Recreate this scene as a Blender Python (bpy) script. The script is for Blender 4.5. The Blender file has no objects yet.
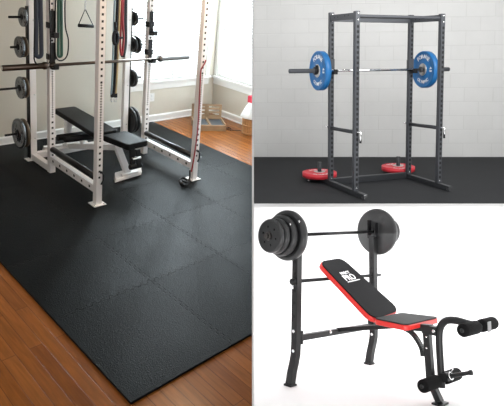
import bpy, bmesh, math, random
from mathutils import Vector, Matrix
random.seed(7)
C = bpy.context.scene.collection
PI = math.pi

# ------------------------------------------------------------------ rooms
# A three-image collage built as rooms; b and c tilted to fit one camera; each room has its own frame.
MA = Matrix.Identity(4)
MB_ = Matrix(((0.897602, 0.437394, 0.054739, 2.683533), (-0.438945, 0.875495, 0.202078, -0.767971),
              (0.040464, -0.205413, 0.977838, -0.079153), (0, 0, 0, 1)))
MC_ = Matrix(((0.962456, 0.000398, 0.271438, 0.109834), (-0.09982, 0.930444, 0.352575, -2.467413),
              (-0.252417, -0.366433, 0.895551, -0.434056), (0, 0, 0, 1)))
CAM = Matrix(((0.703859, 0.129037, -0.698522, -2.480845), (-0.70382, 0.25962, -0.661238, -4.257331),
              (0.096026, 0.957051, 0.273555, 2.323678), (0, 0, 0, 1)))
FPX = 544.487
EYE = CAM.translation.copy()
AX, AY, AZ = CAM.col[0].xyz.copy(), CAM.col[1].xyz.copy(), -CAM.col[2].xyz.copy()   # camera axes: across, up, along
PART_N = AX.normalized()                                   # the upright partition's normal
K = -(203.6 - 120.0) / FPX  # slope from the camera to the collage gap's pixel row
SLAB_DIR = (AZ + AY * K).normalized()
SLAB_N = AX.cross(SLAB_DIR).normalized()                   # the slab's normal
if SLAB_N.dot(AY) < 0: SLAB_N = -SLAB_N

# ------------------------------------------------------------------ materials
MATS = {}
def new_mat(name):
    m = bpy.data.materials.new(name); m.use_nodes = True
    nt = m.node_tree; b = nt.nodes['Principled BSDF']
    return m, nt, b
def mat(name, col, rough=.5, metal=0, bump=0, bscale=200, spec=.5, var=0, vscale=6, trans=0, coat=0):
    if name in MATS: return MATS[name]
    m, nt, b = new_mat(name)
    b.inputs['Base Color'].default_value = (*col, 1)
    b.inputs['Roughness'].default_value = rough
    b.inputs['Metallic'].default_value = metal
    b.inputs['Specular IOR Level'].default_value = spec
    b.inputs['Coat Weight'].default_value = coat
    tc = nt.nodes.new('ShaderNodeTexCoord')
    if var:
        n = nt.nodes.new('ShaderNodeTexNoise'); n.inputs['Scale'].default_value = vscale; n.inputs['Detail'].default_value = 4
        nt.links.new(tc.outputs['Object'], n.inputs['Vector'])
        r = nt.nodes.new('ShaderNodeMapRange'); r.inputs['To Min'].default_value = 1 - var; r.inputs['To Max'].default_value = 1 + var
        r.inputs['From Min'].default_value = .25; r.inputs['From Max'].default_value = .75
        nt.links.new(n.outputs['Fac'], r.inputs['Value'])
        x = nt.nodes.new('ShaderNodeVectorMath'); x.operation = 'SCALE'; x.inputs[0].default_value = col
        nt.links.new(r.outputs['Result'], x.inputs['Scale']); nt.links.new(x.outputs['Vector'], b.inputs['Base Color'])
    if bump:
        n = nt.nodes.new('ShaderNodeTexNoise'); n.inputs['Scale'].default_value = bscale; n.inputs['Detail'].default_value = 2
        nt.links.new(tc.outputs['Object'], n.inputs['Vector'])
        bp = nt.nodes.new('ShaderNodeBump'); bp.inputs['Strength'].default_value = bump; bp.inputs['Distance'].default_value = .002
        nt.links.new(n.outputs['Fac'], bp.inputs['Height']); nt.links.new(bp.outputs['Normal'], b.inputs['Normal'])
    MATS[name] = m
    return m

def math_node(nt, op, a, b=None, c=None):
    n = nt.nodes.new('ShaderNodeMath'); n.operation = op
    for i, v in enumerate((a, b, c)):
        if v is None: continue
        if isinstance(v, (int, float)): n.inputs[i].default_value = v
        else: nt.links.new(v, n.inputs[i])
    return n.outputs[0]

def wood_floor_mat():
    m, nt, b = new_mat('oak_planks')
    L = nt.links.new
    tc = nt.nodes.new('ShaderNodeTexCoord')
    sp = nt.nodes.new('ShaderNodeSeparateXYZ'); L(tc.outputs['Object'], sp.inputs[0])
    cb = nt.nodes.new('ShaderNodeCombineXYZ'); L(sp.outputs['Y'], cb.inputs['X']); L(sp.outputs['X'], cb.inputs['Y'])
    br = nt.nodes.new('ShaderNodeTexBrick'); L(cb.outputs[0], br.inputs['Vector'])
    br.inputs['Scale'].default_value = 1; br.inputs['Brick Width'].default_value = 1.1; br.inputs['Row Height'].default_value = .082
    br.inputs['Mortar Size'].default_value = .0016; br.inputs['Mortar Smooth'].default_value = .3; br.offset = .37; br.offset_frequency = 2
    br.inputs['Color1'].default_value = (.205, .064, .0125, 1); br.inputs['Color2'].default_value = (.29, .100, .022, 1)
    br.inputs['Mortar'].default_value = (.05, .015, .005, 1); br.inputs['Bias'].default_value = 0
    mp = nt.nodes.new('ShaderNodeMapping'); L(tc.outputs['Object'], mp.inputs['Vector']); mp.inputs['Scale'].default_value = (30, 2.2, 30)
    no = nt.nodes.new('ShaderNodeTexNoise'); L(mp.outputs[0], no.inputs['Vector']); no.inputs['Scale'].default_value = 1.6; no.inputs['Detail'].default_value = 6; no.inputs['Distortion'].default_value = .8
    r = nt.nodes.new('ShaderNodeMapRange'); L(no.outputs['Fac'], r.inputs['Value']); r.inputs['From Min'].default_value = .3; r.inputs['From Max'].default_value = .7
    r.inputs['To Min'].default_value = .78; r.inputs['To Max'].default_value = 1.18
    v = nt.nodes.new('ShaderNodeVectorMath'); v.operation = 'SCALE'; L(br.outputs['Color'], v.inputs[0]); L(r.outputs['Result'], v.inputs['Scale'])
    L(v.outputs['Vector'], b.inputs['Base Color'])
    b.inputs['Roughness'].default_value = .24; b.inputs['Specular IOR Level'].default_value = .22
    bp = nt.nodes.new('ShaderNodeBump'); bp.inputs['Strength'].default_value = .25; bp.inputs['Distance'].default_value = .002; bp.invert = True
    L(br.outputs['Fac'], bp.inputs['Height']); L(bp.outputs['Normal'], b.inputs['Normal'])
    return m

XS = (-.33, .335, .98, 1.6); YS = (-1.362, -.59, .145, .79, 1.44)
def gym_mat_mat():
    m, nt, b = new_mat('pebbled_black_rubber')
    L = nt.links.new
    tc = nt.nodes.new('ShaderNodeTexCoord')
    sp = nt.nodes.new('ShaderNodeSeparateXYZ'); L(tc.outputs['Object'], sp.inputs[0])
    x, y = sp.outputs['X'], sp.outputs['Y']
    def zig(u):        # trapezoid wave of the puzzle edge
        t = math_node(nt, 'PINGPONG', u, .032)
        t = math_node(nt, 'SUBTRACT', t, .016)
        t = math_node(nt, 'MULTIPLY', t, 3.0)
        t = math_node(nt, 'MINIMUM', t, .012)
        return math_node(nt, 'MAXIMUM', t, -.012)
    zx, zy = zig(y), zig(x)
    seam = None
    for (u, z, P) in ((x, zx, XS), (y, zy, YS)):
        w = math_node(nt, 'SUBTRACT', u, z)
        for p in P:
            d = math_node(nt, 'ABSOLUTE', math_node(nt, 'SUBTRACT', w, p))
            seam = d if seam is None else math_node(nt, 'MINIMUM', seam, d)
    mask = nt.nodes.new('ShaderNodeMapRange'); L(seam, mask.inputs['Value'])
    mask.inputs['From Min'].default_value = .0015; mask.inputs['From Max'].default_value = .0045
    mask.inputs['To Min'].default_value = 0; mask.inputs['To Max'].default_value = 1
    no = nt.nodes.new('ShaderNodeTexVoronoi'); no.inputs['Scale'].default_value = 140; L(tc.outputs['Object'], no.inputs['Vector'])
    n2 = nt.nodes.new('ShaderNodeTexNoise'); n2.inputs['Scale'].default_value = 3.0; n2.inputs['Detail'].default_value = 5; L(tc.outputs['Object'], n2.inputs['Vector'])
    # each tile's nap lies differently: rougher and smoother tiles
    chk = nt.nodes.new('ShaderNodeTexWhiteNoise'); chk.noise_dimensions = '2D'
    def cell(u, P):
        t = None
        for p in P:
            g = math_node(nt, 'GREATER_THAN', u, p); t = g if t is None else math_node(nt, 'ADD', t, g)
        return t
    cb = nt.nodes.new('ShaderNodeCombineXYZ'); L(cell(x, XS), cb.inputs[0]); L(cell(y, YS), cb.inputs[1]); L(cb.outputs[0], chk.inputs['Vector'])
    rr = math_node(nt, 'MULTIPLY_ADD', chk.outputs['Value'], .08, .33)
    rr = math_node(nt, 'MULTIPLY_ADD', n2.outputs['Fac'], .10, rr)
    L(rr, b.inputs['Roughness'])
    cr = nt.nodes.new('ShaderNodeMix'); cr.data_type = 'RGBA'; L(mask.outputs['Result'], cr.inputs['Factor'])
    cr.inputs['A'].default_value = (.004, .004, .004, 1); cr.inputs['B'].default_value = (.0070, .0088, .0098, 1)
    L(cr.outputs['Result'], b.inputs['Base Color'])
    h = math_node(nt, 'MULTIPLY_ADD', mask.outputs['Result'], 2.0, math_node(nt, 'MULTIPLY', no.outputs['Distance'], 1.0))
    bp = nt.nodes.new('ShaderNodeBump'); bp.inputs['Strength'].default_value = .6; bp.inputs['Distance'].default_value = .0022
    L(h, bp.inputs['Height']); L(bp.outputs['Normal'], b.inputs['Normal'])
    b.inputs['Specular IOR Level'].default_value = .055
    return m

def block_wall_mat():
    m, nt, b = new_mat('painted_concrete_block')
    L = nt.links.new
    tc = nt.nodes.new('ShaderNodeTexCoord')
    br = nt.nodes.new('ShaderNodeTexBrick'); L(tc.outputs['Object'], br.inputs['Vector'])
    br.inputs['Scale'].default_value = 1; br.inputs['Brick Width'].default_value = .435; br.inputs['Row Height'].default_value = .2165
    br.inputs['Mortar Size'].default_value = .006; br.inputs['Mortar Smooth'].default_value = .6
    br.inputs['Color1'].default_value = (.64, .64, .625, 1); br.inputs['Color2'].default_value = (.66, .66, .645, 1)
    br.inputs['Mortar'].default_value = (.595, .595, .58, 1)
    n = nt.nodes.new('ShaderNodeTexNoise'); n.inputs['Scale'].default_value = 1.7; n.inputs['Detail'].default_value = 8; n.inputs['Roughness'].default_value = .65
    L(tc.outputs['Object'], n.inputs['Vector'])
    r = nt.nodes.new('ShaderNodeMapRange'); L(n.outputs['Fac'], r.inputs['Value']); r.inputs['From Min'].default_value = .3; r.inputs['From Max'].default_value = .7
    r.inputs['To Min'].default_value = .965; r.inputs['To Max'].default_value = 1.03
    v = nt.nodes.new('ShaderNodeVectorMath'); v.operation = 'SCALE'; L(br.outputs['Color'], v.inputs[0]); L(r.outputs['Result'], v.inputs['Scale'])
    L(v.outputs['Vector'], b.inputs['Base Color']); b.inputs['Roughness'].default_value = .6
    bp = nt.nodes.new('ShaderNodeBump'); bp.inputs['Strength'].default_value = .5; bp.inputs['Distance'].default_value = .004; bp.invert = True
    n3 = nt.nodes.new('ShaderNodeTexNoise'); n3.inputs['Scale'].default_value = 60; L(tc.outputs['Object'], n3.inputs['Vector'])
    h = math_node(nt, 'MULTIPLY_ADD', n3.outputs['Fac'], .25, br.outputs['Fac'])
    L(h, bp.inputs['Height']); L(bp.outputs['Normal'], b.inputs['Normal'])
    return m

def slat_mat():
    m, nt, b = new_mat('white_blind_slat')
    out = nt.nodes['Material Output']
    b.inputs['Base Color'].default_value = (.8, .8, .78, 1); b.inputs['Roughness'].default_value = .4
    t = nt.nodes.new('ShaderNodeBsdfTranslucent'); t.inputs['Color'].default_value = (.85, .86, .85, 1)
    mx = nt.nodes.new('ShaderNodeMixShader'); mx.inputs[0].default_value = .10
    nt.links.new(b.outputs[0], mx.inputs[1]); nt.links.new(t.outputs[0], mx.inputs[2]); nt.links.new(mx.outputs[0], out.inputs['Surface'])
    return m
def glass_mat():
    m, nt, b = new_mat('window_glass')
    out = nt.nodes['Material Output']
    t = nt.nodes.new('ShaderNodeBsdfTransparent'); g = nt.nodes.new('ShaderNodeBsdfGlossy'); g.inputs['Roughness'].default_value = .02
    mx = nt.nodes.new('ShaderNodeMixShader'); mx.inputs[0].default_value = .05
    nt.links.new(t.outputs[0], mx.inputs[1]); nt.links.new(g.outputs[0], mx.inputs[2]); nt.links.new(mx.outputs[0], out.inputs['Surface'])
    return m
def cast_plate_mat():
    m = mat('grey_hammertone_iron', (.27, .29, .31), .27, .85, .8, 70)
    return m

M_WOOD = wood_floor_mat(); M_MAT = gym_mat_mat(); M_BLOCK = block_wall_mat(); M_SLAT = slat_mat(); M_GLASS = glass_mat()
M_PAINT = mat('greige_wall_paint', (.58, .535, .455), .75, bump=.08, bscale=400)
M_TRIM = mat('white_trim_paint', (.80, .79, .76), .35)
M_CEIL = mat('ceiling_paint', (.50, .48, .46), .8)
M_WHITE = mat('white_powder_coat', (.86, .83, .82), .38, bump=.05, bscale=600)
M_WALLW = mat('white_divider_paint', (.92, .92, .92), .6)
M_CYC = mat('white_studio_sweep', (.93, .93, .93), .9, spec=.1)
M_BLACK = mat('black_powder_coat', (.008, .008, .009), .38, spec=.3, bump=.05, bscale=500)
M_RECESS_SHADE = mat('painted_recess_shade', (.004, .004, .004), .8)  # shade inside punched holes and a channel, painted as near-black pieces
M_RUB = mat('black_rubber', (.007, .007, .008), .6, spec=.25, bump=.2, bscale=300)
M_VINYL = mat('black_vinyl', (.004, .0045, .005), .5, spec=.18, bump=.25, bscale=350)
M_STEEL = mat('brushed_steel', (.62, .60, .58), .28, 1)
M_BRONZE = mat('aged_bar_steel', (.11, .085, .07), .30, 1)
M_DSTEEL = mat('worn_dark_steel', (.13, .12, .115), .34, 1)
M_CHROME = mat('chrome', (.8, .8, .8), .12, 1)
M_IRON = cast_plate_mat()
M_IRONB = mat('black_hammertone_iron', (.03, .031, .032), .35, .5, .5, 120)
M_BROWN = mat('rusty_brown_iron', (.12, .085, .055), .5, .3, .3, 80, var=.25)
M_NAVY = mat('navy_latex', (.012, .016, .034), .45); M_GREEN = mat('green_latex', (.014, .075, .046), .45)
M_RED = mat('red_webbing', (.28, .018, .022), .6); M_TAN = mat('tan_latex', (.42, .30, .15), .5)
M_BLUEB = mat('pale_blue_latex', (.22, .30, .34), .5); M_LOGO = mat('white_print', (.85, .85, .85), .5)
M_PINE = mat('light_pine', (.36, .23, .13), .5, bump=.1, bscale=60, var=.15, vscale=12)
M_BASK = mat('split_wood_basket', (.50, .27, .11), .5, bump=.3, bscale=50, var=.25, vscale=18)
M_CLOTH = mat('white_cloth', (.75, .75, .74), .8, bump=.2, bscale=60); M_REDC = mat('red_cloth', (.60, .03, .06), .7)
M_PANEL = mat('slate_grey_panel', (.05, .062, .075), .55)
M_GSTEEL = mat('charcoal_powder_coat', (.058, .062, .070), .42, .2, .05, 500)
M_GLITE = mat('charcoal_powder_coat_foot', (.03, .032, .036), .45, .2)
M_BLUEP = mat('blue_bumper_rubber', (.012, .135, .36), .42, bump=.1, bscale=200)
M_REDP = mat('red_bumper_rubber', (.62, .03, .045), .45, bump=.1, bscale=200)
M_RFLOOR = mat('charcoal_rubber_floor', (.020, .021, .023), .75, spec=.22, bump=.3, bscale=250, var=.10, vscale=5)
M_CONC = mat('dark_grey_vinyl_plate', (.034, .035, .036), .33, .0, .25, 180)
M_BKTUBE = mat('black_bench_tube', (.014, .0145, .015), .42, .0, spec=.3)
M_FOAM = mat('black_foam', (.004, .004, .004), .85, spec=.15, bump=.5, bscale=400)
M_REDV = mat('red_vinyl_edge', (.75, .028, .022), .4)
M_BKV = mat('black_bench_vinyl', (.006, .006, .007), .7, spec=.12, bump=.2, bscale=500)
M_SEATV = mat('grey_black_seat_vinyl', (.032, .033, .033), .7, spec=.15, bump=.2, bscale=500)

# ------------------------------------------------------------------ mesh builder
class MB:
    def __init__(s, *mats): s.bm = bmesh.new(); s.mats = list(mats)
    def mi(s, m):
        if m is None: return 0
        if m not in s.mats: s.mats.append(m)
        return s.mats.index(m)
    def box(s, c, d, m=None, rot=None, about=None):
        c = Vector(c); i = s.mi(m)
        R = rot if rot is not None else Matrix.Identity(3)
        vs = []
        for x in (-.5, .5):
            for y in (-.5, .5):
                for z in (-.5, .5):
                    vs.append(s.bm.verts.new(c + R @ Vector((x*d[0], y*d[1], z*d[2]))))
        for f in ((0,1,3,2), (4,6,7,5), (0,4,5,1), (2,3,7,6), (0,2,6,4), (1,5,7,3)):
            fc = s.bm.faces.new([vs[k] for k in f]); fc.material_index = i
        return s
    def beam(s, a, b, w, h, m=None, up=(0,0,1)):
        a, b = Vector(a), Vector(b); d = (b-a); L = d.length; d.normalize()
        up = Vector(up); side = d.cross(up)
        if side.length < 1e-4: side = d.cross(Vector((0,1,0)))
        side.normalize(); u = side.cross(d).normalized()
        R = Matrix((d, side, u)).transposed()
        return s.box((a+b)/2, (L, w, h), m, R)
    def tube(s, pts, r, m=None, n=12, cap=True, closed=False, flat=None):
        i = s.mi(m); pts = [Vector(p) for p in pts]; N = len(pts)
        rr = r if isinstance(r, (list, tuple)) else [r]*N
        t0 = (pts[1]-pts[0]).normalized()
        ref = Vector((0,0,1)) if abs(t0.z) < .9 else Vector((0,1,0))
        nrm = t0.cross(ref).normalized(); rings = []
        for k, p in enumerate(pts):
            if closed: t = (pts[(k+1) % N]-pts[k-1]).normalized()
            else: t = (pts[min(k+1, N-1)]-pts[max(k-1, 0)]).normalized()
            nrm = (nrm - t*nrm.dot(t)).normalized(); bn = t.cross(nrm)
            fl = flat or (1, 1)
            rings.append([s.bm.verts.new(p + (nrm*math.cos(a)*fl[0] + bn*math.sin(a)*fl[1])*rr[k]) for a in [2*PI*j/n for j in range(n)]])
        for k in range(N if closed else N-1):
            A, B = rings[k], rings[(k+1) % N]
            for j in range(n):
                f = s.bm.faces.new((A[j], A[(j+1) % n], B[(j+1) % n], B[j])); f.material_index = i; f.smooth = True
        if cap and not closed:
            f = s.bm.faces.new(list(reversed(rings[0]))); f.material_index = i
            f = s.bm.faces.new(rings[-1]); f.material_index = i
        return s
    def lathe(s, o, ax, prof, m=None, n=40, smooth=True):
        """prof: list of (distance along axis, radius)"""
        i = s.mi(m); o = Vector(o); ax = Vector(ax).normalized()
        ref = Vector((0,0,1)) if abs(ax.z) < .9 else Vector((0,1,0))
        u = ax.cross(ref).normalized(); v = ax.cross(u)
        rings = []
        for (d, r) in prof:
            if r <= 1e-6: rings.append([s.bm.verts.new(o+ax*d)])
            else: rings.append([s.bm.verts.new(o+ax*d+(u*math.cos(a)+v*math.sin(a))*r) for a in [2*PI*j/n for j in range(n)]])
        for k in range(len(rings)-1):
            A, B = rings[k], rings[k+1]
            for j in range(n):
                a0, a1 = A[j % len(A)], A[(j+1) % len(A)]; b0, b1 = B[j % len(B)], B[(j+1) % len(B)]
                q = []
                for w in (a0, a1, b1, b0):
                    if w not in q: q.append(w)
                if len(q) > 2:
                    f = s.bm.faces.new(q); f.material_index = i; f.smooth = smooth
        return s
    def prism(s, poly, ext, m=None, top=None, mtop=None):
        """extrude a planar polygon (3d points) by vector ext"""
        i = s.mi(m); ext = Vector(ext)
        A = [s.bm.verts.new(Vector(p)) for p in poly]; B = [s.bm.verts.new(Vector(p)+ext) for p in poly]
        f = s.bm.faces.new(list(reversed(A))); f.material_index = i
        f = s.bm.faces.new(B); f.material_index = s.mi(mtop) if mtop else i
        n = len(A)
        for k in range(n):
            f = s.bm.faces.new((A[k], A[(k+1) % n], B[(k+1) % n], B[k])); f.material_index = i
        return s
    def quad(s, pts, m=None):
        f = s.bm.faces.new([s.bm.verts.new(Vector(p)) for p in pts]); f.material_index = s.mi(m); return s
    def cut(s, M, planes, fill=True):
        """cut the mesh by planes given in world space: keeps the side the normal points away from"""
        Mi = M.inverted()
        for co, no in planes:
            c = Mi @ Vector(co); n = (M.to_3x3().transposed() @ Vector(no)).normalized()
            g = s.bm.verts[:] + s.bm.edges[:] + s.bm.faces[:]
            r = bmesh.ops.bisect_plane(s.bm, geom=g, plane_co=c, plane_no=n, clear_outer=True)
            if fill:
                e = [x for x in r['geom_cut'] if isinstance(x, bmesh.types.BMEdge)]
                if e:
                    try: bmesh.ops.contextual_create(s.bm, geom=e)
                    except Exception: pass
        return s
    def text(s, txt, size, M, m=None, depth=.0006):
        cu = bpy.data.curves.new('lettering', 'FONT'); cu.body = txt; cu.size = size; cu.align_x = 'CENTER'; cu.align_y = 'CENTER'; cu.extrude = depth; cu.resolution_u = 3
        cu.offset = size*.02
        ob = bpy.data.objects.new('lettering', cu); C.objects.link(ob)
        dg = bpy.context.evaluated_depsgraph_get(); dg.update()
        me = bpy.data.meshes.new_from_object(ob.evaluated_get(dg))
        i = s.mi(m); nv = [s.bm.verts.new(M @ v.co) for v in me.vertices]
        for p in me.polygons:
            try: f = s.bm.faces.new([nv[k] for k in p.vertices]); f.material_index = i
            except ValueError: pass
        bpy.data.objects.remove(ob); bpy.data.curves.remove(cu); bpy.data.meshes.remove(me)
        return s
    def build(s, name, parent=None, M=MA, o=(0,0,0), bevel=0, kind=None, label=None, smooth=False):
        bmesh.ops.recalc_face_normals(s.bm, faces=s.bm.faces)
        if parent is not None: o = parent['_o']
        o = Vector(o)
        bmesh.ops.translate(s.bm, verts=s.bm.verts, vec=-o)
        me = bpy.data.meshes.new(name); s.bm.to_mesh(me); s.bm.free()
        for m in s.mats: me.materials.append(m)
        ob = bpy.data.objects.new(name, me); C.objects.link(ob)
        if parent is None: ob.matrix_world = M @ Matrix.Translation(o)
        else:
            ob.parent = parent.get('_root') if False else parent
        if bevel:
            bv = ob.modifiers.new('edge', 'BEVEL'); bv.width = bevel; bv.segments = 2; bv.limit_method = 'ANGLE'; bv.angle_limit = math.radians(50); bv.harden_normals = False
        if kind: ob['kind'] = kind
        if label: ob['label'] = label
        ob['_o'] = tuple(o)
        return ob

def thing(name, label, cat, M, o, group=None):
    e = bpy.data.objects.new(name, None); C.objects.link(e); e.empty_display_size = .05
    e.matrix_world = M @ Matrix.Translation(Vector(o)); e['_o'] = tuple(o)
    e['label'] = label; e['category'] = cat
    if group: e['group'] = group
    return e
def tag(ob, label, cat, group=None):
    ob['label'] = label; ob['category'] = cat
    if group: ob['group'] = group
    return ob
def arc(c, r, a0, a1, n, ux, uy):
    c, ux, uy = Vector(c), Vector(ux), Vector(uy)
    return [c + ux*r*math.cos(a0+(a1-a0)*k/n) + uy*r*math.sin(a0+(a1-a0)*k/n) for k in range(n+1)]
def bez(p, n=14):
    """Catmull-Rom through points"""
    p = [Vector(q) for q in p]; q = [p[0]] + p + [p[-1]]; out = []
    for i in range(1, len(q)-2):
        for k in range(n):
            t = k/n; a, b, c, d = q[i-1], q[i], q[i+1], q[i+2]
            out.append(.5*((2*b) + (c-a)*t + (2*a-5*b+4*c-d)*t*t + (3*b-a-3*c+d)*t**3))
    out.append(p[-1]); return out

# ================================================================== DIVIDERS
part_L = (EYE, PART_N)                                     # cut plane keeping the left side (room a)
part_R = (EYE, -PART_N)                                    # keeping the right side
slab_up = (EYE, -SLAB_N); slab_dn = (EYE, SLAB_N)
def P3(across, up, along): return EYE + AX*across + AY*up + AZ*along
b = MB(M_WALLW)
T = .0095
b.prism([P3(0, 2.6, 2.75), P3(0, -2.35, 2.75), P3(0, -2.35, 9.6), P3(0, 4.2, 9.6), P3(0, 4.2, 6.0)], AX*T)  # unseen raised far top, added to keep window light off room b
b.build('collage_divider_upright', kind='structure')  # added panel, edge-on to the camera, for the collage's upright white gap
b = MB(M_WALLW)
d0, d1 = 3.0, 9.0; th = .0175
q = [EYE + SLAB_DIR*d0 + AX*T, EYE + SLAB_DIR*d0 + AX*3.2, EYE + SLAB_DIR*d1 + AX*5.0, EYE + SLAB_DIR*d1 + AX*T]
b.prism(q, -SLAB_N*th)
b.build('collage_divider_level', kind='structure')  # added slab, edge-on to the camera, for the collage's level white gap

# ================================================================== ROOM A : home gym
BW, RW = 2.04, 3.20
def wallmesh(pts_fn, holes, m):
    """grid wall with rectangular holes. pts_fn(u, v, t) -> point; holes: (u0,u1,v0,v1)"""
    pass
def pierced(mb, us, vs, hole, put, thick):
    for i in range(len(us)-1):
        for j in range(len(vs)-1):
            if (i, j) in hole: continue
            put(mb, us[i], us[i+1], vs[j], vs[j+1])
b = MB(M_WOOD); b.box((0, -1.7, -.045), (6.6, 7.6, .05)); b.cut(MA, [part_L]); b.build('floor', kind='structure')
b = MB(M_CEIL); b.box((0, -1.7, 2.70), (6.6, 7.6, .05)); b.cut(MA, [part_L]); b.build('ceiling', kind='structure')
WZ0, WZ1 = .60, 2.35
b = MB(M_PAINT)
def pb(mb, u0, u1, v0, v1): mb.box(((u0+u1)/2, BW+.06, (v0+v1)/2), (u1-u0, .12, v1-v0))
pierced(b, (-3.2, 1.64, 3.02, 3.32), (-.07, WZ0, WZ1, 2.725), {(1, 1)}, pb, .12)
b.build('wall_back', kind='structure')
b = MB(M_PAINT)
def pr_(mb, u0, u1, v0, v1): mb.box((RW+.06, (u0+u1)/2, (v0+v1)/2), (.12, u1-u0, v1-v0))
pierced(b, (.2, .7, 1.97, BW), (-.07, WZ0, WZ1, 2.725), {(1, 1)}, pr_, .12)
b.cut(MA, [part_L]); b.build('wall_right', kind='structure')
b = MB(M_PAINT); b.box((-3.26, -1.7, 1.32), (.12, 7.6, 2.78)); b.build('wall_left', kind='structure')
def baseboard(name, a, c, inward, cut=False):
    b = MB(M_TRIM); a, c, n = Vector(a), Vector(c), Vector(inward)
    prof = [(0, 0), (.026, 0), (.026, .012), (.016, .02), (.016, .088), (.008, .10), (0, .105)]
    b.prism([a + n*p + Vector((0, 0, z)) for p, z in prof], c-a)
    if cut: b.cut(MA, [part_L])
    b.build(name, kind='structure')
baseboard('baseboard_back', (-3.2, BW, -.02), (RW, BW, -.02), (0, -1, 0))
baseboard('baseboard_right', (RW, .2, -.02), (RW, BW-.026, -.02), (-1, 0, 0), True)

def window(name, u0, u1, axis, cut=False, left_case=True, mull=None):
    """axis 'x': opening in the back wall; 'y': opening in the right wall"""
    def pt(u, w, z): return Vector((u, BW+w, z)) if axis == 'x' else Vector((RW+w, u, z))
    def bx(mb, ua, ub, wa, wb, za, zb):
        p, q = pt(ua, wa, za), pt(ub, wb, zb); mb.box((p+q)/2, [abs(q[k]-p[k]) for k in range(3)])
    root = thing(name, '', '', MA, (0, 0, 0)); del root['label']; del root['category']; root['kind'] = 'structure'
    def fin(mb, nm, bev=.003):
        if cut: mb.cut(MA, [part_L])
        return mb.build(nm, root, bevel=0 if cut else bev)
    b = MB(M_TRIM)
    bx(b, u0-.075 if left_case else u0, u0, -.018, 0, WZ0-.01, WZ1+.08)
    bx(b, u0-.075 if left_case else u0, u0, -.026, 0, WZ0-.01, WZ0+.02)
    bx(b, u1, u1+.06, -.018, 0, WZ0-.01, WZ1+.08)
    bx(b, u0-.07, u1+.06, -.018, 0, WZ1, WZ1+.08)
    for a, c in ((u0, u0+.02), (u1-.02, u1)): bx(b, a, c, 0, .12, WZ0, WZ1)
    bx(b, u0, u1, 0, .12, WZ1-.02, WZ1)
    fin(b, 'window_frame')
    b = MB(M_TRIM)
    bx(b, u0-.10, u1+.08, -.055, .12, WZ0-.03, WZ0)
    bx(b, u0-.08, u1+.06, -.03, 0, WZ0-.055, WZ0-.03)
    bx(b, u0-.075, u1+.06, -.018, 0, WZ0-.135, WZ0-.055)
    fin(b, 'window_sill')
    mull_ = mull or []
    b = MB(M_TRIM)
    e = [u0+.02] + [x for m in mull_ for x in (m-.035, m+.035)] + [u1-.02]
    for k in range(0, len(e), 2):
        a, c = e[k], e[k+1]
        for ua, ub, za, zb in ((a, a+.035, WZ0, WZ1-.02), (c-.035, c, WZ0, WZ1-.02), (a, c, WZ0, WZ0+.04), (a, c, WZ1-.06, WZ1-.02), (a, c, 1.285, 1.33)):
            bx(b, ua, ub, .06, .09, za, zb)
    for m in mull_: bx(b, m-.035, m+.035, 0, .12, WZ0, WZ1)
    fin(b, 'sash')
    b = MB(M_GLASS); bx(b, u0+.02, u1-.02, .072, .077, WZ0+.02, WZ1-.03); fin(b, 'pane', 0)
    return root
window('window_1', 1.64, 3.02, 'x', mull=[2.43])
window('window_2', .7, 1.97, 'y', cut=True, left_case=False, mull=[])

def blind(label, u0, u1, axis, cut=False):
    def pt(u, w, z): return Vector((u, BW+w, z)) if axis == 'x' else Vector((RW+w, u, z))
    t = thing('window_blind', label, 'blind', MA, pt((u0+u1)/2, .03, WZ0+.02), 'white slatted blinds in the bay of windows')
    b = MB(M_SLAT)
    n = int((WZ1-.08-WZ0-.03)/.044)
    for k in range(n):
        z = WZ0+.045+k*.044
        w0, w1, dz = .006, .050, .011
        A, B_, Cc, D = pt(u0, w0, z-dz), pt(u1, w0, z-dz), pt(u1, w1, z+dz), pt(u0, w1, z+dz)
        b.prism([A, B_, Cc, D], (0, 0, .0025))
    if cut: b.cut(MA, [part_L])
    b.build('slats', t)
    def bx(mb, ua, ub, wa, wb, za, zb):
        p, q = pt(ua, wa, za), pt(ub, wb, zb); mb.box((p+q)/2, [abs(q[k]-p[k]) for k in range(3)])
    b = MB(M_TRIM); bx(b, u0, u1, .008, .048, WZ0+.006, WZ0+.024)
    if cut: b.cut(MA, [part_L])
    b.build('bottom_rail', t)
    b = MB(M_TRIM); bx(b, u0, u1, .004, .055, WZ1-.07, WZ1-.022)
    if cut: b.cut(MA, [part_L])
    b.build('head_rail', t)
    b = MB(M_TRIM)
    for f in (.14, .86):
        u = u0+(u1-u0)*f
        for w in (.004, .051): b.tube([pt(u, w, WZ0+.02), pt(u, w, WZ1-.05)], .0012, n=5)
    if cut: b.cut(MA, [part_L])
    b.build('ladder_cord', t)
blind('white slatted blind in left half of back wall window', 1.665, 2.39, 'x')
blind('white slatted blind in right half of back wall window', 2.47, 2.995, 'x')
blind('white slatted blind on side wall window right of corner', .73, 1.945, 'y', True)

b = MB(M_TRIM); b.box((2.03, BW-.004, .35), (.085, .008, .125))
for z in (.325, .375): b.box((2.03, BW-.009, z), (.035, .004, .03), M_CLOTH)
tag(b.build('wall_outlet', o=(2.03, BW, .35), bevel=.002), 'white wall outlet below the left blind on back wall', 'outlet')

# the mat
b = MB(M_MAT); b.box(((-1.085+2.03)/2, (-2.25+1.985)/2, -.0095), (2.03+1.085, 1.985+2.25, .017)); b.cut(MA, [part_L])
tag(b.build('rubber_gym_mat', o=(0, 0, -.0095)), 'large black interlocking rubber mat laid over the wooden floor', 'mat')

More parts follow.
